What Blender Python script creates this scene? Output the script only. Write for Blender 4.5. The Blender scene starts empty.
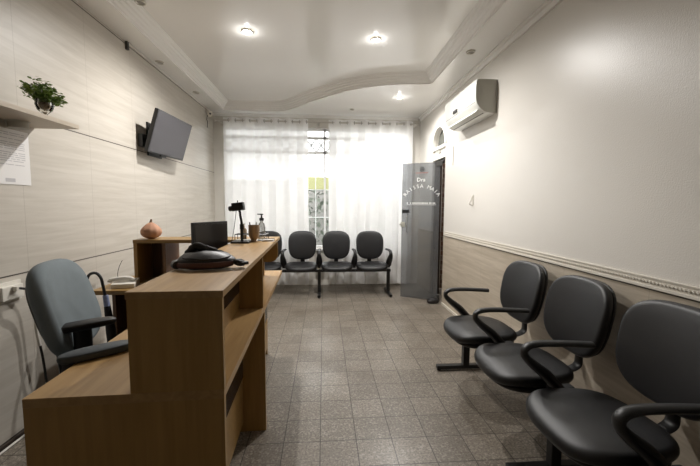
import bpy, bmesh, math, random
from mathutils import Vector, Matrix, noise
random.seed(7)
PI = math.pi
scn = bpy.context.scene
COL = scn.collection
# ------------------------------------------------------------ camera
F, PITCH, YAW, ROLL, CH = 349.26, 0.0809, 0.0756, 0.0053, 1.3106
fw = Vector((math.sin(YAW)*math.cos(PITCH), math.cos(YAW)*math.cos(PITCH), -math.sin(PITCH)))
rt = Vector((math.cos(YAW), -math.sin(YAW), 0)); up = rt.cross(fw)
r2 = rt*math.cos(ROLL)+up*math.sin(ROLL); u2 = up*math.cos(ROLL)-rt*math.sin(ROLL)
cam_d = bpy.data.cameras.new('camera'); cam = bpy.data.objects.new('camera', cam_d); COL.objects.link(cam)
cam_d.sensor_fit = 'HORIZONTAL'; cam_d.sensor_width = 36; cam_d.lens = 36*F/700; cam_d.clip_start = .02
cam.matrix_world = Matrix(((r2.x, u2.x, -fw.x, 0), (r2.y, u2.y, -fw.y, 0), (r2.z, u2.z, -fw.z, CH), (0, 0, 0, 1)))
scn.camera = cam
# ------------------------------------------------------------ sky, exposure, lights
w = bpy.data.worlds.new('sky'); scn.world = w; w.use_nodes = True
w.node_tree.nodes['Background'].inputs[0].default_value = (.97, .98, 1, 1)
w.node_tree.nodes['Background'].inputs[1].default_value = 3.7
scn.view_settings.view_transform = 'Standard'; scn.view_settings.look = 'None'
scn.view_settings.gamma = 1; scn.view_settings.exposure = 0.76
scn.view_settings.use_curve_mapping = False
LAMP_W = 72.0
def lamp_light(x, y, z, power, kind='SPOT'):
    d = bpy.data.lights.new('downlight_beam', kind); d.energy = power; d.color = (1, .975, .945)
    d.shadow_soft_size = .022
    if kind == 'SPOT': d.spot_size = math.radians(165); d.spot_blend = .6
    o = bpy.data.objects.new('downlight_beam', d); COL.objects.link(o); o.location = (x, y, z)
    return o
# ------------------------------------------------------------ materials
def nt(name):
    m = bpy.data.materials.new(name); m.use_nodes = True
    return m, m.node_tree.nodes, m.node_tree.links, m.node_tree.nodes['Principled BSDF']
def srgb(r, g, b):
    f = lambda c: (c/255/12.92 if c/255 <= .04045 else ((c/255+.055)/1.055)**2.4)
    return (f(r), f(g), f(b), 1)
def mat(name, c, rough=.5, metal=0, bump=0, bscale=200, var=0, vscale=8, spec=.5, coat=0):
    m, N, L, b = nt(name)
    col = srgb(*c); b.inputs['Base Color'].default_value = col
    b.inputs['Roughness'].default_value = rough; b.inputs['Metallic'].default_value = metal
    b.inputs['Specular IOR Level'].default_value = spec; b.inputs['Coat Weight'].default_value = coat
    tc = N.new('ShaderNodeTexCoord')
    n = N.new('ShaderNodeTexNoise'); n.inputs['Scale'].default_value = vscale; n.inputs['Detail'].default_value = 4
    L.new(tc.outputs['Object'], n.inputs['Vector'])
    mx = N.new('ShaderNodeMix'); mx.data_type = 'RGBA'
    k = 1-var
    mx.inputs['A'].default_value = (col[0]*k, col[1]*k, col[2]*k, 1)
    mx.inputs['B'].default_value = tuple(min(1, q*(1+var)) for q in col[:3])+(1,)
    L.new(n.outputs['Fac'], mx.inputs['Factor']); L.new(mx.outputs['Result'], b.inputs['Base Color'])
    if bump:
        n2 = N.new('ShaderNodeTexNoise'); n2.inputs['Scale'].default_value = bscale; n2.inputs['Detail'].default_value = 3
        L.new(tc.outputs['Object'], n2.inputs['Vector'])
        bp = N.new('ShaderNodeBump'); bp.inputs['Strength'].default_value = bump; bp.inputs['Distance'].default_value = .002
        L.new(n2.outputs['Fac'], bp.inputs['Height']); L.new(bp.outputs['Normal'], b.inputs['Normal'])
    return m
def math_node(N, L, op, a, b=None, c=None):
    n = N.new('ShaderNodeMath'); n.operation = op
    for i, q in enumerate((a, b, c)):
        if q is None: continue
        if isinstance(q, (int, float)): n.inputs[i].default_value = q
        else: L.new(q, n.inputs[i])
    return n.outputs[0]
def mix(N, L, fac, A, B):
    mx = N.new('ShaderNodeMix'); mx.data_type = 'RGBA'
    if isinstance(fac, (int, float)): mx.inputs['Factor'].default_value = fac
    else: L.new(fac, mx.inputs['Factor'])
    for k, q in (('A', A), ('B', B)):
        if isinstance(q, tuple): mx.inputs[k].default_value = q
        else: L.new(q, mx.inputs[k])
    return mx.outputs['Result']
def ramp(N, L, fac, p0, c0, p1, c1):
    r = N.new('ShaderNodeValToRGB'); r.color_ramp.elements[0].position = p0; r.color_ramp.elements[0].color = c0
    r.color_ramp.elements[1].position = p1; r.color_ramp.elements[1].color = c1; L.new(fac, r.inputs[0]); return r.outputs[0]
def tile_mat(name, base, streak):            # large porcelain wall tiles with streaks, object space = world space
    m, N, L, b = nt(name)
    tc = N.new('ShaderNodeTexCoord'); sp = N.new('ShaderNodeSeparateXYZ'); L.new(tc.outputs['Object'], sp.inputs[0])
    mp = N.new('ShaderNodeMapping'); mp.inputs['Scale'].default_value = (1, 1.1, 17); L.new(tc.outputs['Object'], mp.inputs[0])
    n = N.new('ShaderNodeTexNoise'); n.inputs['Scale'].default_value = 1.6; n.inputs['Detail'].default_value = 9; n.inputs['Roughness'].default_value = .62
    n.inputs['Distortion'].default_value = .5
    L.new(mp.outputs[0], n.inputs['Vector'])
    n3 = N.new('ShaderNodeTexNoise'); n3.inputs['Scale'].default_value = 1.3; n3.inputs['Detail'].default_value = 3
    L.new(tc.outputs['Object'], n3.inputs['Vector'])
    f = ramp(N, L, n.outputs['Fac'], .36, (0, 0, 0, 1), .66, (1, 1, 1, 1))
    c = mix(N, L, f, srgb(*streak), srgb(*base))
    c = mix(N, L, math_node(N, L, 'MULTIPLY', n3.outputs['Fac'], .25), c, srgb(*streak))
    z = math_node(N, L, 'DIVIDE', math_node(N, L, 'SUBTRACT', sp.outputs[2], .021), .888)
    hz = math_node(N, L, 'LESS_THAN', math_node(N, L, 'FRACT', z), .0085)
    y = math_node(N, L, 'DIVIDE', math_node(N, L, 'SUBTRACT', sp.outputs[1], 2.74-9*.6), .6)
    vt = math_node(N, L, 'LESS_THAN', math_node(N, L, 'FRACT', y), .006)
    c = mix(N, L, math_node(N, L, 'MULTIPLY', vt, .3), c, srgb(120, 108, 95))
    c = mix(N, L, math_node(N, L, 'MULTIPLY', hz, .95), c, srgb(62, 54, 46))
    L.new(c, b.inputs['Base Color']); b.inputs['Roughness'].default_value = .42; b.inputs['Specular IOR Level'].default_value = .4
    bp = N.new('ShaderNodeBump'); bp.inputs['Strength'].default_value = .25; bp.inputs['Distance'].default_value = .002
    L.new(n.outputs['Fac'], bp.inputs['Height']); L.new(bp.outputs['Normal'], b.inputs['Normal'])
    return m
def floor_mat():
    m, N, L, b = nt('terrazzo_tiles')
    tc = N.new('ShaderNodeTexCoord')
    mp = N.new('ShaderNodeMapping'); mp.inputs['Location'].default_value = (.0197, -.045, 0); L.new(tc.outputs['Object'], mp.inputs[0])
    bk = N.new('ShaderNodeTexBrick'); bk.offset = 0; bk.squash = 1
    bk.inputs['Scale'].default_value = 1; bk.inputs['Brick Width'].default_value = .2; bk.inputs['Row Height'].default_value = .2
    bk.inputs['Mortar Size'].default_value = .0026; bk.inputs['Mortar Smooth'].default_value = .3
    bk.inputs['Color1'].default_value = srgb(136, 127, 115); bk.inputs['Color2'].default_value = srgb(114, 106, 95)
    bk.inputs['Mortar'].default_value = srgb(52, 45, 39); L.new(mp.outputs[0], bk.inputs['Vector'])
    v = N.new('ShaderNodeTexVoronoi'); v.inputs['Scale'].default_value = 110; L.new(tc.outputs['Object'], v.inputs['Vector'])
    n = N.new('ShaderNodeTexNoise'); n.inputs['Scale'].default_value = 90; n.inputs['Detail'].default_value = 4; L.new(tc.outputs['Object'], n.inputs['Vector'])
    n2 = N.new('ShaderNodeTexNoise'); n2.inputs['Scale'].default_value = 2.2; n2.inputs['Detail'].default_value = 6; L.new(tc.outputs['Object'], n2.inputs['Vector'])
    g = N.new('ShaderNodeSeparateColor'); L.new(v.outputs['Color'], g.inputs[0])
    s = ramp(N, L, g.outputs[0], .55, (.0, .0, .0, 1), .98, (1, 1, 1, 1))
    c = mix(N, L, math_node(N, L, 'MULTIPLY', s, .34), bk.outputs['Color'], srgb(205, 196, 182))
    s2 = ramp(N, L, n.outputs['Fac'], .50, (0, 0, 0, 1), .62, (1, 1, 1, 1))
    c = mix(N, L, math_node(N, L, 'MULTIPLY', s2, .55), c, srgb(70, 62, 54))
    s3 = ramp(N, L, n2.outputs['Fac'], .40, (0, 0, 0, 1), .66, (1, 1, 1, 1))
    c = mix(N, L, math_node(N, L, 'MULTIPLY', s3, .38), c, srgb(88, 76, 64))
    c = mix(N, L, math_node(N, L, 'MULTIPLY', bk.outputs['Fac'], .8), c, srgb(52, 45, 39))
    L.new(c, b.inputs['Base Color'])
    r = ramp(N, L, n2.outputs['Fac'], .3, (.30,)*3+(1,), .7, (.46,)*3+(1,)); L.new(r, b.inputs['Roughness'])
    bp = N.new('ShaderNodeBump'); bp.inputs['Strength'].default_value = .35; bp.inputs['Distance'].default_value = .002; bp.invert = True
    L.new(bk.outputs['Fac'], bp.inputs['Height']); L.new(bp.outputs['Normal'], b.inputs['Normal'])
    return m
def wood_mat(name, c1, c2, axis, rough=.38):
    m, N, L, b = nt(name)
    tc = N.new('ShaderNodeTexCoord')
    mp = N.new('ShaderNodeMapping'); s = [38, 38, 38]; s[axis] = 2.2; mp.inputs['Scale'].default_value = s
    L.new(tc.outputs['Object'], mp.inputs[0])
    n = N.new('ShaderNodeTexNoise'); n.inputs['Scale'].default_value = 1; n.inputs['Detail'].default_value = 7; n.inputs['Distortion'].default_value = .7
    L.new(mp.outputs[0], n.inputs['Vector'])
    f = ramp(N, L, n.outputs['Fac'], .33, (0, 0, 0, 1), .68, (1, 1, 1, 1))
    L.new(mix(N, L, f, srgb(*c1), srgb(*c2)), b.inputs['Base Color'])
    b.inputs['Roughness'].default_value = rough
    bp = N.new('ShaderNodeBump'); bp.inputs['Strength'].default_value = .08; bp.inputs['Distance'].default_value = .001
    L.new(n.outputs['Fac'], bp.inputs['Height']); L.new(bp.outputs['Normal'], b.inputs['Normal'])
    return m
def plaster_gloss():
    m, N, L, b = nt('glossy_cream_paint')
    tc = N.new('ShaderNodeTexCoord')
    n = N.new('ShaderNodeTexNoise'); n.inputs['Scale'].default_value = 140; n.inputs['Detail'].default_value = 3; L.new(tc.outputs['Object'], n.inputs['Vector'])
    n2 = N.new('ShaderNodeTexNoise'); n2.inputs['Scale'].default_value = 1.4; n2.inputs['Detail'].default_value = 5; L.new(tc.outputs['Object'], n2.inputs['Vector'])
    L.new(mix(N, L, n2.outputs['Fac'], srgb(216, 212, 205), srgb(226, 222, 215)), b.inputs['Base Color'])
    b.inputs['Roughness'].default_value = .29; b.inputs['Specular IOR Level'].default_value = .5
    bp = N.new('ShaderNodeBump'); bp.inputs['Strength'].default_value = .7; bp.inputs['Distance'].default_value = .0015
    L.new(n.outputs['Fac'], bp.inputs['Height']); L.new(bp.outputs['Normal'], b.inputs['Normal'])
    return m
def emis(name, c, s):
    m, N, L, b = nt(name); b.inputs['Emission Color'].default_value = srgb(*c); b.inputs['Emission Strength'].default_value = s
    b.inputs['Base Color'].default_value = srgb(*c); return m
def glass_mat(name, c, rough=.05, body=.0, bodycol=(120, 125, 128)):   # thin pane: tinted transparency + gloss (+ film)
    m, N, L, b = nt(name); out = N['Material Output']
    tr = N.new('ShaderNodeBsdfTransparent'); tr.inputs[0].default_value = srgb(*c)
    gl = N.new('ShaderNodeBsdfGlossy'); gl.inputs['Roughness'].default_value = rough; gl.inputs[0].default_value = (1, 1, 1, 1)
    df = N.new('ShaderNodeBsdfDiffuse'); df.inputs[0].default_value = srgb(*bodycol)
    fr = N.new('ShaderNodeFresnel'); fr.inputs[0].default_value = 1.45
    m1 = N.new('ShaderNodeMixShader'); m1.inputs[0].default_value = body; L.new(tr.outputs[0], m1.inputs[1]); L.new(df.outputs[0], m1.inputs[2])
    m2 = N.new('ShaderNodeMixShader'); L.new(fr.outputs[0], m2.inputs[0]); L.new(m1.outputs[0], m2.inputs[1]); L.new(gl.outputs[0], m2.inputs[2])
    L.new(m2.outputs[0], out.inputs[0]); return m
def curtain_mat():
    m, N, L, b = nt('white_voile'); out = N['Material Output']
    tc = N.new('ShaderNodeTexCoord'); wv = N.new('ShaderNodeTexNoise'); wv.inputs['Scale'].default_value = 9
    L.new(tc.outputs['Object'], wv.inputs['Vector'])
    df = N.new('ShaderNodeBsdfDiffuse'); tl = N.new('ShaderNodeBsdfTranslucent'); tp = N.new('ShaderNodeBsdfTransparent')
    c = mix(N, L, wv.outputs['Fac'], srgb(240, 239, 238), srgb(250, 249, 248)); L.new(c, df.inputs[0]); L.new(c, tl.inputs[0])
    m1 = N.new('ShaderNodeMixShader'); m1.inputs[0].default_value = .45; L.new(df.outputs[0], m1.inputs[1]); L.new(tl.outputs[0], m1.inputs[2])
    m2 = N.new('ShaderNodeMixShader'); m2.inputs[0].default_value = .05; L.new(m1.outputs[0], m2.inputs[1]); L.new(tp.outputs[0], m2.inputs[2])
    L.new(m2.outputs[0], out.inputs[0]); return m
def brick_mat():
    m, N, L, b = nt('dark_brick')
    tc = N.new('ShaderNodeTexCoord'); mp = N.new('ShaderNodeMapping'); mp.inputs['Rotation'].default_value = (PI/2, 0, PI/2)
    sp = N.new('ShaderNodeSeparateXYZ'); L.new(tc.outputs['Object'], sp.inputs[0])
    cb = N.new('ShaderNodeCombineXYZ'); L.new(math_node(N, L, 'ADD', sp.outputs[1], sp.outputs[0]), cb.inputs[0]); L.new(sp.outputs[2], cb.inputs[1])
    bk = N.new('ShaderNodeTexBrick'); bk.inputs['Scale'].default_value = 1; bk.inputs['Brick Width'].default_value = .22; bk.inputs['Row Height'].default_value = .075
    bk.inputs['Mortar Size'].default_value = .006
    bk.inputs['Color1'].default_value = srgb(104, 70, 48); bk.inputs['Color2'].default_value = srgb(72, 50, 38); bk.inputs['Mortar'].default_value = srgb(132, 120, 106)
    L.new(cb.outputs[0], bk.inputs['Vector']); L.new(bk.outputs['Color'], b.inputs['Base Color']); b.inputs['Roughness'].default_value = .8
    return m
M = dict(
 tile=tile_mat('wall_porcelain', (202, 196, 186), (187, 180, 169)),
 tile_r=tile_mat('wainscot_porcelain', (198, 187, 171), (172, 160, 143)),
 floor=floor_mat(), gloss=plaster_gloss(),
 ceil=mat('ceiling_gloss', (240, 238, 234), .16, spec=.75, bump=.12, bscale=5, var=.03, vscale=1.5),
 plaster=mat('white_plaster', (240, 238, 234), .5),
 backwall=mat('back_wall_paint', (212, 208, 200), .6, bump=.1, var=.04),
 white=mat('white_satin', (232, 229, 222), .35), white_metal=mat('white_frame', (235, 235, 235), .35),
 oak=wood_mat('oak_vertical', (156, 121, 67), (171, 135, 79), 2), oak_y=wood_mat('oak_lengthwise', (158, 124, 78), (176, 142, 94), 1),
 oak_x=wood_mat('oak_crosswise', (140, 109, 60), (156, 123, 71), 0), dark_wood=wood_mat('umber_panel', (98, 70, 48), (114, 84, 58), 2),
 strip=mat('smoked_black_strip', (28, 28, 32), .15), leather=mat('black_leatherette', (20, 20, 22), .44, bump=.25, bscale=380, var=.1, vscale=30),
 plastic=mat('black_plastic', (24, 24, 25), .42), steel=mat('black_steel', (22, 22, 23), .35), chrome=mat('chrome', (190, 190, 190), .22, 1),
 tanback=mat('tan_laminate', (150, 122, 88), .5, var=.1), blue=mat('grey_blue_fabric', (116, 125, 129), .9, bump=.3, bscale=500, var=.1, vscale=20),
 padgrey=mat('grey_arm_pad', (70, 76, 80), .6), screen=mat('dark_screen', (68, 66, 70), .12, var=.05, vscale=2), screen_b=mat('black_screen', (34, 31, 30), .3),
 pump=mat('terracotta_pumpkin', (184, 138, 110), .75, bump=.2, bscale=40, var=.15, vscale=10), stem=mat('dry_stem', (120, 88, 60), .8),
 leaf=mat('leaf_green', (112, 138, 62), .55, var=.45, vscale=40), soil=mat('brown_pebbles', (110, 90, 66), .8, bump=.6, bscale=60, var=.4, vscale=60),
 paper=mat('white_paper', (228, 226, 224), .6), ink=mat('grey_ink', (188, 186, 188), .7), plasticw=mat('ivory_plastic', (226, 222, 212), .35),
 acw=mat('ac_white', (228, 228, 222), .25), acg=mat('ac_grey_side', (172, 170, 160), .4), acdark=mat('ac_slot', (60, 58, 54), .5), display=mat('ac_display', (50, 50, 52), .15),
 curtain=curtain_mat(), bag=mat('bag_black', (32, 29, 29), .45, bump=.25, bscale=150, var=.3, vscale=25), bagred=mat('bag_maroon_trim', (84, 52, 44), .6, var=.2, vscale=20),
 cup=mat('bronze_cup', (158, 136, 112), .45, .3), bluel=mat('blue_white_label', (140, 150, 185), .6, var=.3, vscale=60),
 smoke=glass_mat('smoked_door_glass', (208, 210, 212), .05, .2, (168, 170, 172)), clear=glass_mat('clear_glass', (250, 251, 250), .02),
 frost=glass_mat('frosted_arch_glass', (130, 135, 130), .2, .6, (120, 122, 116)), letter=mat('white_vinyl', (232, 232, 230), .5), emblem=mat('dark_vinyl', (52, 54, 60), .5),
 redtxt=mat('red_vinyl', (150, 90, 84), .5), brick=brick_mat(), outside=mat('pale_render', (120, 118, 114), .8), hedge=mat('hedge_leaves', (88, 96, 84), .8, var=.5, vscale=15),
 yellow=mat('yellow_green_panel', (140, 140, 98), .6), lampglow=emis('lamp_glow', (255, 246, 230), 60.0), lampoff=mat('lamp_lens_off', (150, 146, 138), .3),
 ringm=mat('lamp_ring', (200, 196, 186), .3, .3), rope=mat('cream_beading', (216, 210, 198), .5), grout=mat('dark_skirt', (60, 50, 42), .6),
 liquid=glass_mat('clear_gel', (235, 236, 236), .05, .25, (220, 220, 218)), rod=mat('brushed_rod', (200, 195, 188), .35, .4), foil=mat('umbrella_cloth', (30, 29, 34), .7),
 shelfm=mat('shelf_laminate', (188, 176, 158), .4, var=.06, vscale=5), teal=mat('pad_rubber', (38, 40, 42), .6))
# ------------------------------------------------------------ mesh helpers
def obj(name, bm, m, parent=None, smooth=False, loc=None, rot=None):
    me = bpy.data.meshes.new(name); bmesh.ops.recalc_face_normals(bm, faces=bm.faces[:]); bm.to_mesh(me); bm.free()
    if smooth:
        for p in me.polygons: p.use_smooth = True
        try: me.set_sharp_from_angle(angle=math.radians(38))
        except Exception: pass
    o = bpy.data.objects.new(name, me); COL.objects.link(o)
    for q in (m if isinstance(m, (list, tuple)) else [m]): me.materials.append(q)
    if parent: o.parent = parent
    if loc: o.location = loc
    if rot: o.rotation_euler = rot
    return o
def box(bm, x0, x1, y0, y1, z0, z1, bev=0, mi=0, mtx=None):
    r = bmesh.ops.create_cube(bm, size=1); vs = r['verts']
    for v in vs: v.co = Vector(((x0+x1)/2+v.co.x*(x1-x0), (y0+y1)/2+v.co.y*(y1-y0), (z0+z1)/2+v.co.z*(z1-z0)))
    fs = {f for v in vs for f in v.link_faces}
    for f in fs: f.material_index = mi
    if bev:
        es = list({e for v in vs for e in v.link_edges})
        rr = bmesh.ops.bevel(bm, geom=es, offset=bev, segments=2, affect='EDGES', profile=.7)
        vs = list({v for f in rr['faces'] for v in f.verts} | {v for v in vs if v.is_valid})
    if mtx: bmesh.ops.transform(bm, matrix=mtx, verts=[v for v in vs if v.is_valid])
    return vs
def bx(*a, **k):
    bm = bmesh.new(); box(bm, *a, **k); return bm
def lathe(bm, prof, seg=24, c=(0, 0, 0), cap=True, mtx=None, fn=None):
    rings = []
    for r, z in prof:
        ring = []
        for i in range(seg):
            a = 2*PI*i/seg; rr = r*(fn(a, z) if fn else 1)
            ring.append(bm.verts.new((c[0]+rr*math.cos(a), c[1]+rr*math.sin(a), c[2]+z)))
        rings.append(ring)
    for a, b_ in zip(rings, rings[1:]):
        for i in range(seg):
            bm.faces.new((a[i], a[(i+1) % seg], b_[(i+1) % seg], b_[i]))
    if cap:
        bm.faces.new(rings[0]); bm.faces.new(rings[-1])
    if mtx: bmesh.ops.transform(bm, matrix=mtx, verts=[v for r in rings for v in r])
def catmull(pts, n=6, closed=False):
    P = [Vector(p) for p in pts]; out = []
    m = len(P); rng = range(m if closed else m-1)
    for i in rng:
        p0 = P[(i-1) % m] if (closed or i > 0) else P[0]; p1 = P[i]; p2 = P[(i+1) % m]
        p3 = P[(i+2) % m] if (closed or i+2 < m) else P[-1]
        for k in range(n):
            t = k/n
            out.append(.5*((2*p1)+(p2-p0)*t+(2*p0-5*p1+4*p2-p3)*t*t+(3*p1-p0-3*p2+p3)*t**3))
    if not closed: out.append(P[-1])
    return out
def tube(bm, pts, r, seg=10, flat=1.0, side=None, radii=None):
    # swept elliptical section: r along 'side', r*flat across
    P = [Vector(p) for p in pts]; rings = []; prev = None
    for i, p in enumerate(P):
        t = (P[min(i+1, len(P)-1)]-P[max(i-1, 0)]).normalized()
        s = Vector(side) if side else (prev if prev else (Vector((0, 0, 1)) if abs(t.z) < .9 else Vector((1, 0, 0))))
        a = (s-t*s.dot(t))
        if a.length < 1e-5: a = t.orthogonal()
        a.normalize(); b_ = t.cross(a); prev = a
        rr = radii[i] if radii else r
        rings.append([bm.verts.new(p+a*rr*math.cos(2*PI*k/seg)+b_*rr*flat*math.sin(2*PI*k/seg)) for k in range(seg)])
    for a, b_ in zip(rings, rings[1:]):
        for i in range(seg): bm.faces.new((a[i], a[(i+1) % seg], b_[(i+1) % seg], b_[i]))
    bm.faces.new(rings[0]); bm.faces.new(rings[-1])
def pad(bm, w, h, t, n=3.2, dome=.35, taper=.0, seg=48, bend=0.0, waist=0.0):
    """cushion: superellipse outline w x h in local XY, thickness t in Z, rounded rim; bend curves it about Y"""
    def pt(a, s, z):
        c, si = math.cos(a), math.sin(a)
        x = abs(c)**(2/n)*(1 if c > 0 else -1)*w/2*s; y = abs(si)**(2/n)*(1 if si > 0 else -1)*h/2*s
        x *= 1+taper*(y/(h/2)); z2 = z+bend*(x/(w/2))**2
        z2 += waist*(y/(h/2))**2
        return (x, y, z2)
    prof = []
    for k in range(7):
        q = PI/2*k/6; prof.append((1-(.5*t/(w/2))*(1-math.sin(q))*1.0, -t/2*math.cos(q)))
    up_ = [(1-(.5*t/(w/2))*(1-math.sin(PI/2*(6-k)/6)), t/2*math.cos(PI/2*(6-k)/6)) for k in range(1, 7)]
    prof += up_
    inner = [.82, .64, .45, .25, .1]
    top = [(s, t/2+dome*t*(1-(s/.95)**2)) for s in inner]
    bot = [(s, -t/2) for s in inner]
    prof = [(s, z) for s, z in reversed(bot)]+prof+top
    rings = [[bm.verts.new(pt(2*PI*i/seg, s, z)) for i in range(seg)] for s, z in prof]
    for a, b_ in zip(rings, rings[1:]):
        for i in range(seg): bm.faces.new((a[i], a[(i+1) % seg], b_[(i+1) % seg], b_[i]))
    bm.faces.new(rings[0]); bm.faces.new(rings[-1])
def empty(name, loc=(0, 0, 0), rz=0):
    o = bpy.data.objects.new(name, None); COL.objects.link(o); o.location = loc; o.rotation_euler = (0, 0, rz)
    o.empty_display_size = .1; return o
def tag(o, label, cat, group=None, kind=None):
    if label: o['label'] = label
    if cat: o['category'] = cat
    if group: o['group'] = group
    if kind: o['kind'] = kind
    return o
def struct(name, bm, m, smooth=False):
    o = obj(name, bm, m, None, smooth); o['kind'] = 'structure'; return o
def copy_tree(o, parent=None):
    c = o.copy(); COL.objects.link(c); c.parent = parent
    for ch in list(o.children): copy_tree(ch, c)
    return c
# ------------------------------------------------------------ room shell
XL, XR, YB, YF, ZC, ZM = -1.709, 1.565, 5.674, -2.2, 2.71, 2.82
struct('floor', bx(XL-.15, 2.9, YF-.15, YB+.15, -.1, 0), M['floor'])
struct('wall_left', bx(XL-.15, XL, YF, YB+.15, 0, ZM+.1), M['tile'])
struct('wall_front', bx(XL-.15, XR+.15, YF-.15, YF, 0, ZM+.1), M['gloss'])
# right wall with arched doorway
DY0, DY1, DZ, DC = 4.455, 4.985, 2.10, 4.72
DR = (DY1-DY0)/2
def rwall(bm, z0, z1, full=True):
    box(bm, XR, XR+.15, YF, DY0, z0, z1); box(bm, XR, XR+.15, DY1, YB+.15, z0, z1)
RAILZ = .93
bm = bmesh.new(); rwall(bm, 0, RAILZ); struct('wall_right_wainscot', bm, M['tile_r'])
bm = bmesh.new(); rwall(bm, RAILZ, DZ)
TOP = ZM+.1
arc = [(DC+DR*math.cos(a), DZ+DR*math.sin(a)) for a in [PI*i/20 for i in range(21)]]
for x in (XR, XR+.15):
    vs = [bm.verts.new((x, y, z)) for y, z in arc]; tp = [bm.verts.new((x, y, TOP)) for y, z in arc]
    for i in range(20): bm.faces.new((vs[i], vs[i+1], tp[i+1], tp[i]))
    if x == XR: v0 = vs
for i in range(20): bm.faces.new((v0[i], v0[i+1], vs[i+1], vs[i]))
box(bm, XR, XR+.15, YF, DY0, DZ, TOP); box(bm, XR, XR+.15, DY1, YB+.15, DZ, TOP)
struct('wall_right', bm, M['gloss'])
# back wall with window opening
WX0, WX1, WZ0, WZ1 = -1.56, 1.42, .60, 2.52
bm = bmesh.new()
box(bm, XL, WX0, YB, YB+.15, 0, TOP); box(bm, WX1, XR, YB, YB+.15, 0, TOP)
box(bm, WX0, WX1, YB, YB+.15, 0, WZ0); box(bm, WX0, WX1, YB, YB+.15, WZ1, TOP)
struct('wall_back', bm, M['backwall'])
struct('baseboard_back', bx(XL+.02, XR-.02, YB-.016, YB-.001, .001, .08, bev=.003), M['white'])
struct('baseboard_left', bx(XL+.001, XL+.014, YF+.05, YB-.03, .001, .022), M['grout'])
struct('baseboard_right', bx(XR-.013, XR-.001, YF+.05, DY0-.02, .001, .03), M['rope'])
# ceiling: raised centre, lowered border with a curved far edge, stepped moulding
edge = [(-1.49, YF), (-1.49, 5.46)]
curve = catmull([(-1.49, 5.46, 0), (-1.05, 5.46, 0), (-.58, 5.40, 0), (-.115, 4.86, 0), (.307, 4.42, 0), (.72, 4.19, 0), (1.235, 4.09, 0)], 8)
inner = [(-1.49, YF)]+[(p.x, p.y) for p in curve]+[(1.25, 4.06), (1.25, YF)]
bm = bmesh.new()
def face(bm, pts): return bm.faces.new([bm.verts.new(p) for p in pts])
face(bm, [(XL, YF, ZC), (-1.49, YF, ZC), (-1.49, YB, ZC), (XL, YB, ZC)])
face(bm, [(1.25, YF, ZC), (XR, YF, ZC), (XR, YB, ZC), (1.25, YB, ZC)])
cc = [(p.x, p.y) for p in curve]+[(1.25, 4.06)]
for a, b_ in zip(cc, cc[1:]): face(bm, [(a[0], a[1], ZC), (b_[0], b_[1], ZC), (b_[0], YB, ZC), (a[0], YB, ZC)])
for z in (ZM,): face(bm, [(XL-.15, YF-.15, z), (XR+.15, YF-.15, z), (XR+.15, YB+.15, z), (XL-.15, YB+.15, z)])
face(bm, [(XL-.15, YF-.15, z+.12), (XR+.15, YF-.15, z+.12), (XR+.15, YB+.15, z+.12), (XL-.15, YB+.15, z+.12)])
struct('ceiling', bm, M['ceil'])
# moulding swept along the inner edge (stepped profile)
prof = [(0, ZC-.001), (.0, ZC+.014)]
for k in range(4):
    q = k/4; prof += [(.004+.09*q, ZC+.016+.088*q), (.004+.09*(q+.13), ZC+.016+.088*(q+.05)), (.004+.09*(q+.2), ZC+.016+.088*(q+.2))]
prof += [(.098, ZM-.006), (.102, ZM)]
def offs(path, d):
    out = []
    for i, p in enumerate(path):
        def nrm(a, b_):
            v = Vector((b_[0]-a[0], b_[1]-a[1])).normalized(); return Vector((v.y, -v.x))
        n1 = nrm(path[i-1], p) if i > 0 else None; n2 = nrm(p, path[i+1]) if i < len(path)-1 else None
        if n1 is None: n = n2
        elif n2 is None: n = n1
        else:
            n = (n1+n2).normalized(); n = n/max(.4, n.dot(n1))
        out.append((p[0]+n.x*d, p[1]+n.y*d))
    return out
bm = bmesh.new(); rows = []
for d, z in prof: rows.append([bm.verts.new((x, y, z)) for x, y in offs(inner, d)])
for a, b_ in zip(rows, rows[1:]):
    for i in range(len(a)-1): bm.faces.new((a[i], a[i+1], b_[i+1], b_[i]))
struct('trim_1', bm, M['plaster'])
# small crown along the right wall, back wall, thin conduit in the left corner
bm = bmesh.new()
for z0, z1, d in ((ZC-.022, ZC-.001, .045), (ZC-.06, ZC-.022, .02)): box(bm, XR-d, XR-.001, YF+.02, YB-.035, z0, z1)
struct('trim_2', bm, M['plaster'])
bm = bmesh.new(); box(bm, XL+.002, XR-.05, YB-.03, YB-.001, ZC-.04, ZC-.001, bev=.004); struct('trim_3', bm, M['plaster'])
# chair rail with rope beading
bm = bmesh.new()
box(bm, XR-.011, XR-.001, YF+.03, DY0-.03, RAILZ-.012, RAILZ+.003, bev=.003); box(bm, XR-.006, XR-.001, YF+.03, DY0-.03, RAILZ+.003, RAILZ+.036)
box(bm, XR-.010, XR-.001, YF+.03, DY0-.03, RAILZ+.036, RAILZ+.044, bev=.002)
rail = struct('trim_4', bm, M['rope'])
bm = bmesh.new(); y = .2
while y < DY0-.05:
    bmesh.ops.create_uvsphere(bm, u_segments=6, v_segments=4, radius=.0075, matrix=Matrix.Translation((XR-.008, y, RAILZ+.019)) @ Matrix.Rotation(.6, 4, 'X') @ Matrix.Diagonal((.9, 1.35, .8, 1)))
    y += .018
obj('rope_beading', bm, M['rope'], rail, True)
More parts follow.
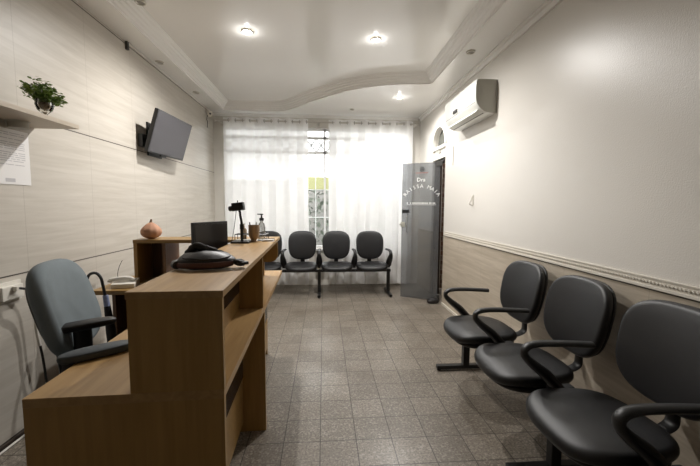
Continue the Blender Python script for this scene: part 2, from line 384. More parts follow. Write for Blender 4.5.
# ------------------------------------------------------------ corridor beyond the doorway, brick walls
struct('wall_corridor', bx(2.35, 2.45, 3.3, 6.2, 0, 2.9), M['brick'])
struct('wall_corridor_end', bx(XR+.151, 2.35, 5.3, 5.4, 0, 2.9), M['brick'])
struct('wall_corridor_near', bx(XR+.151, 2.35, 3.2, 3.3, 0, 2.9), M['brick'])
0 and struct('ceiling_corridor', bx(XR+.151, 2.45, 3.2, 5.4, 2.9, 2.95), M['plaster'])
# door casing + transom + arched light
cas = empty('door_1', (0, 0, 0)); cas['kind'] = 'structure'
bm = bmesh.new()
box(bm, XR+.03, XR+.13, DY1-.03, DY1-.001, .001, 1.93); box(bm, XR+.03, XR+.13, DY0+.001, DY0+.014, .001, 1.93)
box(bm, XR+.03, XR+.13, DY0+.014, DY1-.03, 1.90, 1.93)
obj('door_frame', bm, mat('dark_stained_frame', (52, 38, 28), .5), cas)
tr = empty('window_2', (0, 0, 0)); tr['kind'] = 'structure'
bm = bmesh.new()
box(bm, XR+.0, XR+.12, DY0+.001, DY1-.001, 1.935, 2.0, bev=.004); box(bm, XR+.02, XR+.12, DY0+.001, DY1-.001, 2.0, 2.07, bev=.003)
box(bm, XR-.006, XR+.12, DY0+.001, DY1-.001, 2.07, 2.11, bev=.005)
obj('transom_board', bm, M['white'], tr)
bm = bmesh.new(); n_ = 20
for (ra, rb, x0, x1) in ((DR+.028, DR-.012, XR-.014, XR+.03),):
    for i in range(n_):
        a0, a1 = PI*i/n_, PI*(i+1)/n_
        q = [(x, DC+r*math.cos(a), DZ+.01+r*math.sin(a)) for x in (x0, x1) for r in (rb, ra) for a in (a0, a1)]
        vs = [bm.verts.new(p) for p in q]
        for f in ((0, 1, 3, 2), (4, 5, 7, 6), (0, 1, 5, 4), (2, 3, 7, 6)): bm.faces.new([vs[k] for k in f])
obj('arch_moulding', bm, M['white'], tr)
bm = bmesh.new(); bm.faces.new([bm.verts.new((XR+.07, DC+(DR-.002)*math.cos(PI*i/20), DZ+.012+(DR-.012)*math.sin(PI*i/20))) for i in range(21)])
ret = bmesh.ops.extrude_face_region(bm, geom=bm.faces[:]); bmesh.ops.translate(bm, vec=(.006, 0, 0), verts=[v for v in ret['geom'] if isinstance(v, bmesh.types.BMVert)])
obj('arch_pane', bm, M['frost'], tr)
tag(obj('room_number_plate', bx(XR-.008, XR-.001, 4.66, 4.78, 2.015, 2.055, bev=.002), M['acg']), 'small grey plate on the white board above the dark doorway', 'plate')
# ------------------------------------------------------------ window
win = empty('window_1', (0, 0, 0)); win['kind'] = 'structure'
bm = bmesh.new(); yw0, yw1 = YB+.04, YB+.10
for x in (WX0+.025, -.70, .02, .66, WX1-.025): box(bm, x-.016, x+.016, yw0, yw1, WZ0, WZ1)
for z in (WZ0+.02, 2.14, 2.37, WZ1-.02): box(bm, WX0+.003, WX1-.003, yw0, yw1, z-.02, z+.02)
box(bm, WX0-.03, WX1+.03, YB-.05, YB+.04, WZ0-.03, WZ0-.001, bev=.005)
obj('window_frame', bm, M['white_metal'], win)
bm = bmesh.new()
x = WX0
while x < WX1-.05:                                    # lattice grille above the transom, bars below
    for s in (0, 1):
        a, b_ = (x, x+.16) if s else (x+.16, x)
        tube(bm, [(a, YB+.125, 2.16), (b_, YB+.125, 2.37)], .015, 6)
    x += .16
for i in range(18):
    xx = WX0+.08+i*.15; tube(bm, [(xx, YB+.125, WZ0+.02), (xx, YB+.125, 2.12)], .006, 6)
for z in (1.1, 1.55): tube(bm, [(WX0+.01, YB+.125, z), (WX1-.01, YB+.125, z)], .006, 6)
obj('window_grille', bm, M['white_metal'], win)
obj('window_pane', bx(WX0+.01, WX1-.01, YB+.068, YB+.072, WZ0+.01, WZ1-.01), M['clear'], win)
# outside
struct('ground', bx(-6, 6, YB+.16, 14, -.25, -.15), M['outside'])
struct('wall_outside', bx(-6, 6, 10, 10.15, -.15, 2.0), M['outside'])
bm = bmesh.new()
for i in range(900):
    p = Vector((random.uniform(-1.3, 1.3), random.uniform(8.6, 9.3), random.uniform(-.1, 1.75)))
    s = random.uniform(.04, .10)
    R_ = Matrix.Translation(p) @ Matrix.Rotation(random.uniform(0, 6), 4, Vector((random.random(), random.random(), random.random()+.1)))
    face(bm, [R_ @ Vector((-s, 0, 0)), R_ @ Vector((0, -s*.5, 0)), R_ @ Vector((s, 0, 0)), R_ @ Vector((0, s*.5, 0))])
tag(obj('hedge', bm, M['hedge']), 'grey-green bushes seen outside between the white curtains', 'hedge', kind='stuff')
tag(obj('garden_panel', bx(-.75, .75, 8.2, 8.3, 1.66, 1.95, bev=.01), M['yellow']), 'pale yellow-green panel outside, seen in the gap between the curtains', 'panel')
for x in (-.73, .71): obj('post', bx(x, x+.02, 8.24, 8.26, -.15, 1.66), M['acg'], bpy.data.objects['garden_panel'])
# ------------------------------------------------------------ curtains
YC = 5.44
ZROD = 2.555
rodo = empty('curtain_rod', (0, YC, ZROD))
bm = bmesh.new(); tube(bm, [(-1.60, 0, 0), (1.45, 0, 0)], .012, 12); obj('rod', bm, M['rod'], rodo, True)
for x in (-1.61, 1.46):
    bm = bmesh.new(); bmesh.ops.create_uvsphere(bm, u_segments=12, v_segments=8, radius=.026, matrix=Matrix.Translation((x, 0, 0))); obj('finial', bm, M['rod'], rodo, True)
for x in (-1.56, -.08, 1.43):
    bm = bmesh.new(); box(bm, x-.01, x+.01, -.01, YB-YC-.03, -.008, .008); box(bm, x-.02, x+.02, YB-YC-.035, YB-YC-.001, -.04, .04); obj('bracket', bm, M['rod'], rodo)
tag(rodo, 'pale metal curtain rod spanning the window wall below the ceiling', 'curtain rod')
def curtain(x0, x1, label, nf, ph):
    t = empty('curtain', (0, 0, 0)); tag(t, label, 'curtain', 'white window curtains')
    bm = bmesh.new(); nx, nz = nf*14, 26; z1, z0 = ZROD+.045, .06
    g = []
    for j in range(nz+1):
        q = j/nz; z = z1+(z0-z1)*q; row = []
        for i in range(nx+1):
            u = i/nx; a = 2*PI*nf*u+ph
            amp = .032+.01*noise.noise((u*5, q*1.5, ph)); sh = .018*noise.noise((u*6, q*2, ph+4))*q
            x = x0+(x1-x0)*u+sh+.008*math.sin(2*a)
            y = YC+amp*math.sin(a)+.010*math.sin(a*2.3+q*1.5)*q
            row.append(bm.verts.new((x, y, z)))
        g.append(row)
    for j in range(nz):
        for i in range(nx): bm.faces.new((g[j][i], g[j][i+1], g[j+1][i+1], g[j+1][i]))
    obj('curtain_cloth', bm, M['curtain'], t, True)
    for k in range(2*nf):                       # metal eyelets where the cloth crosses the rod
        u = (k*PI-ph)/(2*PI*nf)
        if u < .01: u += 1 if u < -.01 else .01
        if u > .995: continue
        bm = bmesh.new(); xx = x0+(x1-x0)*u
        pts = [(xx+.012*math.cos(th)*.6, YC+.024*math.cos(th), ZROD+.024*math.sin(th)) for th in [2*PI*i/14 for i in range(15)]]
        tube(bm, pts, .0045, 6); obj('eyelet', bm, M['chrome'], t, True)
    return t
curtain(-1.50, -.24, 'left-hand white sheer eyelet curtain behind the wooden desk', 6, .4)
curtain(.07, 1.385, 'right-hand white sheer eyelet curtain beside the glass door', 6, 1.0)
# ------------------------------------------------------------ ceiling lamps
def downlight(x, y, z, r, lit, label):
    t = empty('ceiling_downlight', (x, y, z)); tag(t, label, 'ceiling light', 'recessed ceiling spots, lit' if lit else 'recessed ceiling spots, unlit')
    bm = bmesh.new(); lathe(bm, [(r*.70, -.004), (r*.74, -.012), (r*.92, -.012), (r, -.002), (r, -.0005)], 28, cap=False); obj('trim_ring', bm, M['ringm'], t, True)
    bm = bmesh.new(); lathe(bm, [(.001, -.0075), (r*.35, -.0072), (r*.70, -.003), (r*.71, -.0006)], 28); obj('lamp_lens', bm, M['lampglow'] if lit else M['lampoff'], t, True)
    if lit:
        l = lamp_light(0, 0, -.03, LAMP_W*lit); l.parent = t
        l = lamp_light(0, 0, -.03, LAMP_W*lit*.012, 'POINT'); l.parent = t
downlight(-.667, 3.247, ZM, .052, 1, 'lit round downlight in the glossy ceiling, nearest the desk side')
downlight(.478, 3.296, ZM, .045, .8, 'lit round downlight in the glossy ceiling, nearer the air conditioner')
downlight(.99, 4.62, ZC, .042, .6, 'lit round downlight in the lowered border before the right curtain')
downlight(.42, 5.25, ZC, .032, 0, 'small unlit spot in the ceiling border above the curtain gap')
downlight(-1.37, 2.86, ZM, .042, 0, 'unlit spot at the top left of the photo, nearest the shelf')
downlight(-1.62, 3.72, ZC, .042, 0, 'unlit spot in the left ceiling border above the television')
downlight(-1.60, 4.66, ZC, .042, 0, 'unlit spot in the left ceiling border closest to the curtain')
downlight(1.34, 3.22, ZC, .042, 0, 'unlit spot in the right ceiling border above the air conditioner')
# corner camera dome with dangling cable, cable channel
t = empty('security_camera', (XL+.055, 5.36, 2.625)); tag(t, 'small white dome security camera in the ceiling corner by the curtain', 'camera')
bm = bmesh.new(); lathe(bm, [(.035, .03), (.038, 0), (.034, -.02), (.02, -.038), (.002, -.044)], 18, (0, 0, 0)); obj('housing', bm, M['plasticw'], t, True)
bm = bmesh.new(); lathe(bm, [(.016, -.006), (.012, .004), (.001, .006)], 14, mtx=Matrix.Translation((.012, -.034, -.008)) @ Matrix.Rotation(PI/2, 4, 'X')); obj('lens', bm, M['plastic'], t, True)
bm = bmesh.new(); box(bm, -.048, -.01, -.02, .02, .01, .05); obj('mount', bm, M['plasticw'], t)
bm = bmesh.new(); tube(bm, catmull([(-.03, .0, .0), (-.042, -.01, -.08), (-.036, 0, -.12), (-.044, .01, -.2)], 5), .004, 6); obj('cable', bm, M['plastic'], t, True)
bm = bmesh.new(); box(bm, XL+.001, XL+.018, 3.30, 5.5, ZC-.02, ZC-.004, bev=.003)
co = obj('cable_conduit', bm, M['white']); tag(co, 'thin white cable duct running along the top of the left wall', 'conduit')
obj('end_cap', bx(XL+.001, XL+.022, 3.27, 3.30, ZC-.07, ZC-.002), M['acdark'], co)
# ------------------------------------------------------------ beam seating
def armrest(parent, x):
    # side view loop in local (y, z): front is -y
    pts = catmull([(0, .19, .640), (0, .04, .650), (0, -.08, .652), (0, -.14, .638), (0, -.152, .605), (0, -.12, .565), (0, -.04, .50), (0, .03, .425)], 6)
    n = len(pts); rad = []
    for i in range(n):
        q = i/(n-1); rad.append(.024 if q < .55 else .024+.02*min(1, (q-.55)/.3))
    bm = bmesh.new(); tube(bm, [(p[0]+x, p[1], p[2]) for p in pts], .02, 12, flat=.62, side=(1, 0, 0), radii=rad)
    o = obj('armrest', bm, M['plastic'], parent, True)
    bm = bmesh.new(); box(bm, x-.02, x+.02, -.02, .10, .395, .44, bev=.006); obj('armrest_bracket', bm, M['steel'], o)
def bench(name, loc, rz, label, group, n=4, S=.505, lean=.16, bw=.415, by=.245):
    t = empty(name, loc, rz); tag(t, label, 'chair bench')
    L = n*S
    for i in range(n):
        x = (i+.5)*S
        bm = bmesh.new(); pad(bm, .465, .45, .062, n=3.0, dome=.22, taper=-.05, bend=.008)
        for v in bm.verts:       # waterfall front
            if v.co.y < -.10: v.co.z -= (v.co.y+.10)**2*1.6
        obj('seat', bm, M['leather'], t, True, (x, 0, .425))
        bm = bmesh.new(); pad(bm, .43, .42, .028, n=3.0, dome=0, taper=-.05)
        obj('seat_shell', bm, M['plastic'], t, True, (x, .0, .383))
        bm = bmesh.new(); pad(bm, bw, .43, .055, n=2.9, dome=.16, taper=.04, bend=.035)
        R_ = Matrix.Rotation(PI/2+lean*-1, 4, 'X')
        bmesh.ops.transform(bm, matrix=R_, verts=bm.verts)
        obj('backrest', bm, M['leather'], t, True, (x, by, .70))
        bm = bmesh.new(); pad(bm, bw-.012, .415, .022, n=2.9, dome=0, taper=.04, bend=.035)
        bmesh.ops.transform(bm, matrix=Matrix.Translation((0, .032, 0)) @ R_, verts=bm.verts)
        obj('back_shell', bm, M['plastic'], t, True, (x, by, .70))
        bm = bmesh.new(); pts = catmull([(x, .05, .36), (x, .19, .365), (x, by, .40), (x, by+.017, .48), (x, by+.043, .62)], 5)
        tube(bm, pts, .032, 10, flat=.3, side=(1, 0, 0)); obj('back_bracket', bm, M['plastic'], t, True)
    for i in range(n+1): armrest(t, i*S)
    bm = bmesh.new(); box(bm, -.03, L+.03, -.01, .05, .335, .37, bev=.004); obj('beam', bm, M['steel'], t)
    for x in ([0, 2*S, 4*S] if n == 4 else [0, L]):
        bm = bmesh.new(); box(bm, x-.022, x+.022, 0, .05, .03, .34, bev=.004)
        box(bm, x-.022, x+.022, -.21, .24, .012, .042, bev=.006)
        lg = obj('leg', bm, M['steel'], t)
        for y in (-.19, .22):
            bm = bmesh.new(); lathe(bm, [(.016, 0), (.016, .012)], 12, (x, y, 0)); obj('foot_pad', bm, M['plastic'], lg)
    return t
# back bench: seats face the viewer
bench('waiting_bench', (-1.08, 5.02, 0), 0, 'row of black waiting seats in front of the white curtains, facing the room', None, S=.508)
# right bench: seats face the desk (-X): local -y -> world -X  => rotate -90
bench('waiting_bench', (1.107, 2.63, 0), -PI/2, 'row of black waiting seats along the right wall, nearest the viewer', None, S=.54, lean=.2, bw=.46, by=.325)
# ------------------------------------------------------------ glass door
gd = empty('door_2', (1.545, 4.585, 0), math.radians(-28.5)); gd['kind'] = 'structure'
GW, GH = .515, 1.88
obj('glass_leaf', bx(-GW, 0, -.004, .004, .012, GH), M['smoke'], gd)
bm = bmesh.new(); box(bm, -.004, .03, -.02, .02, .012, .09, bev=.004); obj('floor_hinge', bm, M['acdark'], gd)
bm = bmesh.new(); box(bm, -.06, .03, -.012, .012, GH-.05, GH+.01, bev=.003); obj('top_hinge', bm, M['acdark'], gd)
bm = bmesh.new(); box(bm, -GW+.005, -GW+.105, -.016, .016, 1.20, 1.245, bev=.004); obj('lock', bm, M['plastic'], gd)
bm = bmesh.new(); box(bm, -GW-.008, -GW+.05, -.022, .022, 1.005, 1.075, bev=.005)
lathe(bm, [(.012, 0), (.014, .03), (.01, .04)], 12, mtx=Matrix.Translation((-GW-.005, -.022, 1.04)) @ Matrix.Rotation(PI/2, 4, 'X')); obj('strike_box', bm, M['acg'], gd, True)
bm = bmesh.new(); tube(bm, catmull([(-GW+.085, -.006, .93), (-GW+.085, -.04, .945), (-GW+.085, -.045, 1.05), (-GW+.085, -.04, 1.165), (-GW+.085, -.006, 1.18)], 5), .007, 8); obj('handle', bm, M['chrome'], gd, True)
def text_bm(bm, s, size, at, rot=0, depth=.0006):
    cu = bpy.data.curves.new('t', 'FONT'); cu.body = s; cu.size = size; cu.align_x = 'CENTER'; cu.extrude = depth; cu.resolution_u = 2
    o = bpy.data.objects.new('t', cu); COL.objects.link(o)
    dg = bpy.context.evaluated_depsgraph_get(); me = bpy.data.meshes.new_from_object(o.evaluated_get(dg))
    b2 = bmesh.new(); b2.from_mesh(me)
    mt = Matrix.Translation(at) @ Matrix.Rotation(PI/2, 4, 'X') @ Matrix.Rotation(rot, 4, 'Z')
    bmesh.ops.transform(b2, matrix=mt, verts=b2.verts)
    tmp = bpy.data.meshes.new('t2'); b2.to_mesh(tmp); b2.free(); bm.from_mesh(tmp)
    bpy.data.objects.remove(o); bpy.data.curves.remove(cu); bpy.data.meshes.remove(me); bpy.data.meshes.remove(tmp)
bm = bmesh.new(); cx = -GW/2+.015
text_bm(bm, 'Dra', .075, (cx-.01, -.006, 1.63))
word = 'RAISSA MAIA'; Rr = .26
for i, chh in enumerate(word):
    a = (i-(len(word)-1)/2)*.185
    if chh != ' ': text_bm(bm, chh, .07, (cx+Rr*math.sin(a), -.006, 1.545-Rr+Rr*math.cos(a)), -a)
obj('lettering', bm, M['letter'], gd)
bm = bmesh.new(); x = cx-.2
while x < cx+.19:
    w_ = random.choice((.008, .011, .014))
    if random.random() > .12: box(bm, x, x+w_*.75, -.0056, -.0044, 1.325, 1.347)
    x += w_+.003
box(bm, cx-.2, cx+.2, -.0056, -.0044, 1.312, 1.316)
obj('small_caption', bm, M['letter'], gd)
bm = bmesh.new(); lathe(bm, [(.034, 0), (.034, .001)], 28, mtx=Matrix.Translation((cx+.0, -.0045, 1.795)) @ Matrix.Rotation(PI/2, 4, 'X'))
obj('round_emblem', bm, M['emblem'], gd)
bm = bmesh.new()
for a0 in range(3):
    tube(bm, [(cx+.02*math.cos(a), -.0062, 1.795+.02*math.sin(a)) for a in [a0*2.1+k*.25 for k in range(6)]], .0028, 5)
obj('emblem_mark', bm, M['acg'], gd)
bm = bmesh.new(); box(bm, cx-.085, cx+.085, -.0056, -.0044, 1.742, 1.75); obj('red_caption', bm, M['redtxt'], gd)
# door stop / bag at doorway foot
bm = bmesh.new(); pad(bm, .16, .10, .05, n=2.4, dome=.5); o = obj('door_stop', bm, M['bag'], None, True, (1.46, 4.50, .027)); tag(o, 'dark cloth door stop on the floor at the foot of the glass door', 'door stop')
# ------------------------------------------------------------ air conditioner
AX = XR-.003
def ac():
    t = empty('air_conditioner', (AX, 3.54, 2.145)); tag(t, 'white wall-mounted split air conditioner high on the right wall', 'air conditioner')
    L2 = .40
    sec = catmull([(0, 0, .0), (-.06, 0, -.002), (-.125, 0, .015), (-.178, 0, .065), (-.199, 0, .12), (-.203, 0, .24), (-.195, 0, .288), (-.165, 0, .303), (0, 0, .303)], 5)
    bm = bmesh.new(); rings = []
    for y, s in ((-L2, .965), (-L2+.012, 1), (L2-.012, 1), (L2, .965)):
        rings.append([bm.verts.new((p.x*s, y, .15+(p.z-.15)*s)) for p in sec])
    for a, b_ in zip(rings, rings[1:]):
        for i in range(len(sec)-1): bm.faces.new((a[i], a[i+1], b_[i+1], b_[i]))
        bm.faces.new((a[-1], a[0], b_[0], b_[-1]))
    bm.faces.new(rings[0]); bm.faces.new(rings[-1])
    obj('casing', bm, M['acw'], t, True)
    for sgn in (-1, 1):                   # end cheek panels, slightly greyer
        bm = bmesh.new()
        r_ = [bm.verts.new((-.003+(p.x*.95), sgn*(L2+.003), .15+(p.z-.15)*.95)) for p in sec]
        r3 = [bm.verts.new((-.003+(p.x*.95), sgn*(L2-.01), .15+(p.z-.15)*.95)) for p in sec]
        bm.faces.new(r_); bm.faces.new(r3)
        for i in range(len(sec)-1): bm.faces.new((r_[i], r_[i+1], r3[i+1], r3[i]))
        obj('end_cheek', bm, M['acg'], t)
    bm = bmesh.new()
    v = [(-.148, -.028+.066), (-.182, .08)]
    mt = Matrix.Translation((-.118, 0, .022)) @ Matrix.Rotation(math.radians(-50), 4, 'Y')
    box(bm, -.004, .004, -L2+.05, L2-.03, -.0, .002, mtx=mt)
    tube(bm, [(-.192, -L2+.02, .098), (-.192, L2-.02, .098)], .0035, 6)
    tube(bm, [(-.105, -L2+.03, .010), (-.105, L2-.03, .010)], .006, 6)
    obj('louvre_gap', bm, M['acdark'], t)
    bm = bmesh.new(); R_ = Matrix.Translation((-.150, 0, .046)) @ Matrix.Rotation(math.radians(40), 4, 'Y')
    box(bm, -.004, .004, -L2+.03, L2-.03, -.044, .046, bev=.002, mtx=R_); obj('louvre', bm, M['acw'], t)
    obj('display', bx(-.2075, -.198, .02, .13, .115, .15, bev=.002), M['display'], t)
    return t
ac()
bm = bmesh.new(); box(bm, XR-.012, XR-.001, 4.17, 4.185, 1.80, 2.02, bev=.003); o = obj('drain_pipe_cover', bm, M['white']); tag(o, 'short thin white vertical duct on the wall below the air conditioner', 'conduit')
t = empty('remote_holder', (XR-.001, 3.58, 1.36)); tag(t, 'small white hook-shaped wall bracket right of the doorway', 'bracket')
obj('plate', bx(-.006, 0, -.018, .018, -.05, .06, bev=.002), M['plasticw'], t)
bm = bmesh.new(); tube(bm, catmull([(-.006, 0, .05), (-.016, 0, .02), (-.034, 0, -.03), (-.02, 0, -.045), (-.004, 0, -.04)], 5), .007, 8); obj('hook', bm, M['white'], t, True)
# ------------------------------------------------------------ reception counter
CA = math.radians(1.6)
CO = Vector((-.306, 1.06, 0))
def counter(name, v0, L, label, first):
    org = Vector((-.306-math.sin(CA)*v0, 1.06+math.cos(CA)*v0, 0))
    t = empty(name, org, CA); tag(t, label, 'reception desk')
    T = .022; W1, W2, RC = .572, .275, .13; ZL, ZU = .74, 1.052
    obj('worktop', bx(-W1, 0, 0, L, ZL-.028, ZL, bev=.0015), M['oak_y'], t)
    obj('top_shelf', bx(-W2, .004, -.003, L-.001 if first else L-.2, ZU-.022, ZU, bev=.0015), M['oak_y'], t)
    bm = bmesh.new(); e = L-T if first else L-.2-T
    if first:
        obj('end_panel', bx(-W1, -.001, .001, T, .001, ZL-.0285), M['oak'], t)
        obj('end_panel', bx(-W2+.002, 0, .001, T, ZL+.0005, ZU-.0225), M['oak'], t)
        obj('side_panel', bx(-W1, -.003, L+.045-T, L+.043, .001, ZL-.0285), M['oak'], t)
        obj('side_panel', bx(-W2+.002, -.003, L-T, L-.002, ZL+.0005, ZU-.0225), M['oak'], t)
    else:
        obj('side_panel', bx(-W1, -RC, L-T, L-.002, .001, ZL-.0285), M['oak'], t)
        obj('side_panel', bx(-W2+.002, -RC+.01, e, e+T, ZL+.0005, ZU-.0225), M['oak'], t)
    y0, y1 = (T+.001, L-T-.001) if first else (.003, L-T-.001)
    obj('modesty_panel', bx(-RC-.018, -RC, y0 if first else .06, y1+.044 if first else y1, .06, ZL-.0285), M['oak_x'], t)
    obj('modesty_panel', bx(-RC-.018, -RC, y0, y1 if first else e-.001, ZL+.0005, ZU-.0225), M['oak_x'], t)
    if not first:
        bm = bmesh.new(); xa, xb, za, zb, rr = -RC+.008, -.012, .85, ZU-.0225, .06
        o2 = [(xa, zb), (xa, za)]+[(xb-rr+rr*math.sin(a), za+rr-rr*math.cos(a)) for a in [PI/2*k/8 for k in range(9)]]+[(xb, zb)]
        f_ = bm.faces.new([bm.verts.new((x, e+.002, z)) for x, z in o2]); rt_ = bmesh.ops.extrude_face_region(bm, geom=[f_])
        bmesh.ops.translate(bm, vec=(0, .018, 0), verts=[v for v in rt_['geom'] if isinstance(v, bmesh.types.BMVert)])
        obj('end_panel', bm, M['oak'], t)
    obj('accent_strip', bx(-RC+.0005, -RC+.006, y0+.01 if first else .08, y1+.03 if first else y1-.02, .335, .47), M['strip'], t)['label'] = 'smoked black strip'
    obj('accent_strip', bx(-RC+.0005, -RC+.006, y0+.01, (y1 if first else e)-.02, .838, .945), M['strip'], t)['label'] = 'smoked black strip'
    return t
counter('reception_counter', 0, .88, 'nearer oak reception counter module with the black bag on top', True)
counter('reception_counter', .882, 1.09, 'farther oak reception counter module with the gooseneck stand and cup', False)
# side return
t = empty('side_desk', (-1.52, 2.36, 0)); tag(t, 'oak side desk against the left wall carrying the pumpkin and telephone', 'desk')
obj('worktop', bx(0, .585, 0, .50, .712, .74, bev=.0015), M['oak_x'], t)
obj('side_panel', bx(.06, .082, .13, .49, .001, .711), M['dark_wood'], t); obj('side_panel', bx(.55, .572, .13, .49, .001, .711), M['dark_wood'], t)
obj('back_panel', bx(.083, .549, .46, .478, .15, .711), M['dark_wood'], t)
t = empty('desk_hutch', (-1.352, 2.575, .741)); tag(t, 'raised oak shelf unit on the side desk, pumpkin on top', 'shelf unit')
obj('top_board', bx(0, .725, 0, .24, .288, .312, bev=.0015), M['oak_x'], t)
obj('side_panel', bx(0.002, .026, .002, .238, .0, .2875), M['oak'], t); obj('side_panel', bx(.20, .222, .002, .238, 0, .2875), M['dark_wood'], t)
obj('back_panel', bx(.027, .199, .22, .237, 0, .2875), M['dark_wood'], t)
# ------------------------------------------------------------ pumpkin
t = empty('pumpkin', (-1.262, 2.66, 1.0525)); tag(t, 'terracotta-coloured pumpkin ornament on the raised oak shelf', 'ornament')
bm = bmesh.new(); pr = []
for k in range(17):
    a = -PI/2+PI*k/16; z = .052+.048*math.sin(a); r = .072*math.cos(a)**.8 if math.cos(a) > 1e-4 else .002
    if k > 11: z += (k-11)**1.7*.0016
    pr.append((max(r, .004), z))
pr[0] = (.03, .001)
lathe(bm, pr, 48, fn=lambda a, z: 1-.045*abs(math.sin(a*5)) if z > .01 else 1); obj('body', bm, M['pump'], t, True)
bm = bmesh.new(); tube(bm, [(0, 0, .112), (0, 0, .13), (.004, 0, .144)], .008, 8, radii=[.012, .008, .006]); obj('stem', bm, M['stem'], t, True)
# ------------------------------------------------------------ telephone
t = empty('telephone', (-1.365, 2.475, .7405), .2); t.scale = (.86,)*3; tag(t, 'white corded desk telephone on the side desk', 'telephone')
bm = bmesh.new(); box(bm, -.075, .09, -.07, .07, .001, .035, bev=.008)
for v in bm.verts:
    if v.co.z > .02: v.co.z += (v.co.y+.07)*.15
obj('base', bm, M['plasticw'], t, True)
bm = bmesh.new(); tube(bm, catmull([(-.10, -.01, .045), (-.085, -.01, .062), (0, -.01, .072), (.05, -.01, .066), (.07, -.01, .05)], 5), .016, 10, side=(0, 1, 0), radii=None); obj('handset', bm, M['white'], t, True)
bm = bmesh.new()
for i in range(3):
    for j in range(4): box(bm, .035+i*.016, .046+i*.016, .02+j*.012-.01, .028+j*.012-.01, .05, .056)
obj('keypad', bm, M['ink'], t)
bm = bmesh.new(); tube(bm, catmull([(-.03, .07, .02), (-.06, .08, .02), (-.075, .09, .08), (-.06, .09, .15), (-.035, .085, .20)], 8), .0022, 6); obj('cord', bm, M['plastic'], t, True)
# ------------------------------------------------------------ umbrella hanging at the desk
t = empty('umbrella', (-1.43, 2.322, .79)); tag(t, 'dark umbrella with curved handle hanging beside the side desk', 'umbrella')
bm = bmesh.new(); tube(bm, catmull([(-.075, 0, -.02), (-.08, 0, .03), (-.06, 0, .068), (-.022, 0, .075), (.005, 0, .045), (.015, 0, 0), (.03, 0, -.10)], 6), .009, 10); obj('handle', bm, M['plastic'], t, True)
bm = bmesh.new(); tube(bm, [(.028, 0, -.07), (.036, 0, -.14)], .018, 12, radii=[.016, .018]); obj('label_band', bm, M['bluel'], t, True)
bm = bmesh.new(); tube(bm, [(.036, 0, -.14), (.05, 0, -.3), (.065, 0, -.62), (.07, 0, -.785)], .02, 12, radii=[.018, .028, .02, .006]); obj('canopy', bm, M['foil'], t, True)
# ------------------------------------------------------------ monitor
t = empty('monitor', (-.735, 2.325, .7405), math.radians(60)); tag(t, 'black flat computer monitor standing behind the counter, screen off', 'monitor')
bm = bmesh.new(); box(bm, -.14, .14, -.012, .012, .13, .455, bev=.006); obj('housing', bm, M['plastic'], t, True)
obj('screen', bx(-.128, .128, -.0135, -.0122, .145, .44), M['screen_b'], t)
bm = bmesh.new(); box(bm, -.02, .02, .012, .032, .01, .25, bev=.004); obj('stand_neck', bm, M['plastic'], t)
bm = bmesh.new(); lathe(bm, [(.09, 0.0), (.09, .006), (.02, .014)], 28, (0, .02, 0)); obj('stand_base', bm, M['plastic'], t, True)
# ------------------------------------------------------------ gooseneck phone stand
ZT = 1.0525
t = empty('gooseneck_stand', (-.548, 2.37, ZT)); tag(t, 'black gooseneck camera stand with flat square base on the far counter', 'camera stand')
obj('base', bx(-.06, .06, -.045, .045, 0, .012, bev=.004), M['plastic'], t)
bm = bmesh.new(); tube(bm, catmull([(.004, 0, .01), (.004, 0, .09), (.003, 0, .14), (-.004, 0, .18), (-.006, 0, .205), (-.014, 0, .222)], 6), .008, 10); obj('pole', bm, M['plastic'], t, True)
bm = bmesh.new(); lathe(bm, [(.013, 0), (.013, .035)], 14, (.004, 0, .09)); obj('pole_collar', bm, M['plastic'], t, True)
bm = bmesh.new(); box(bm, -.054, .022, -.028, .028, -.026, .028, bev=.007, mtx=Matrix.Translation((.0, 0, .242)) @ Matrix.Rotation(-.12, 4, 'Y'))
lathe(bm, [(.017, 0), (.017, .03), (.012, .034)], 16, mtx=Matrix.Translation((-.045, 0, .232)) @ Matrix.Rotation(-PI/2-.2, 4, 'Y'))
lathe(bm, [(.003, 0), (.003, .02)], 8, (-.02, 0, .262))
obj('camera_head', bm, M['plastic'], t, True)
bm = bmesh.new(); tube(bm, catmull([(-.03, .01, .23), (-.05, .03, .12), (-.066, .03, .03), (-.075, .04, .004)], 6), .002, 6); obj('cable', bm, M['plastic'], t, True)
# wire tray with two bottles, cup, gel, pad
t = empty('wire_tray', (-.53, 2.52, ZT)); tag(t, 'small thin wire tray behind the camera stand on the counter', 'tray')
bm = bmesh.new()
for z in (.004, .045):
    tube(bm, [(-.09, -.03, z), (.13, -.03, z), (.13, .05, z), (-.09, .05, z), (-.09, -.03, z)], .003, 6)
for x in (-.09, -.035, .02, .075, .13):
    for y in (-.03, .05): tube(bm, [(x, y, 0.001), (x, y, .045)], .0025, 6)
obj('wire_frame', bm, M['steel'], t)
obj('tray_floor', bx(-.088, .128, -.028, .048, .002, .006), M['acg'], t)
t = empty('pen_cup', (-.478, 2.44, ZT)); tag(t, 'bronze brown pen cup beside the camera stand on the counter', 'cup')
bm = bmesh.new(); lathe(bm, [(.022, 0), (.024, .004), (.018, .012), (.030, .03), (.037, .05), (.038, .115), (.035, .115), (.034, .05), (.01, .02)], 24, cap=False); obj('body', bm, M['cup'], t, True)
for i, (dx, dy, c) in enumerate(((-.02, 0, 'plastic'), (.01, .01, 'acg'))):
    p = empty('pen', (-.478+dx, 2.44+dy, ZT+.05)); tag(p, ('black pen standing in the bronze cup', 'grey pen standing in the bronze cup')[i], 'pen')
    bm = bmesh.new(); tube(bm, [(0, 0, 0), (dx*.5, .005, .085)], .004, 8); obj('barrel', bm, M[c], p, True)
t = empty('sanitizer_bottle', (-.455, 2.61, ZT)); tag(t, 'clear gel pump bottle with black pump at the far end of counter', 'bottle')
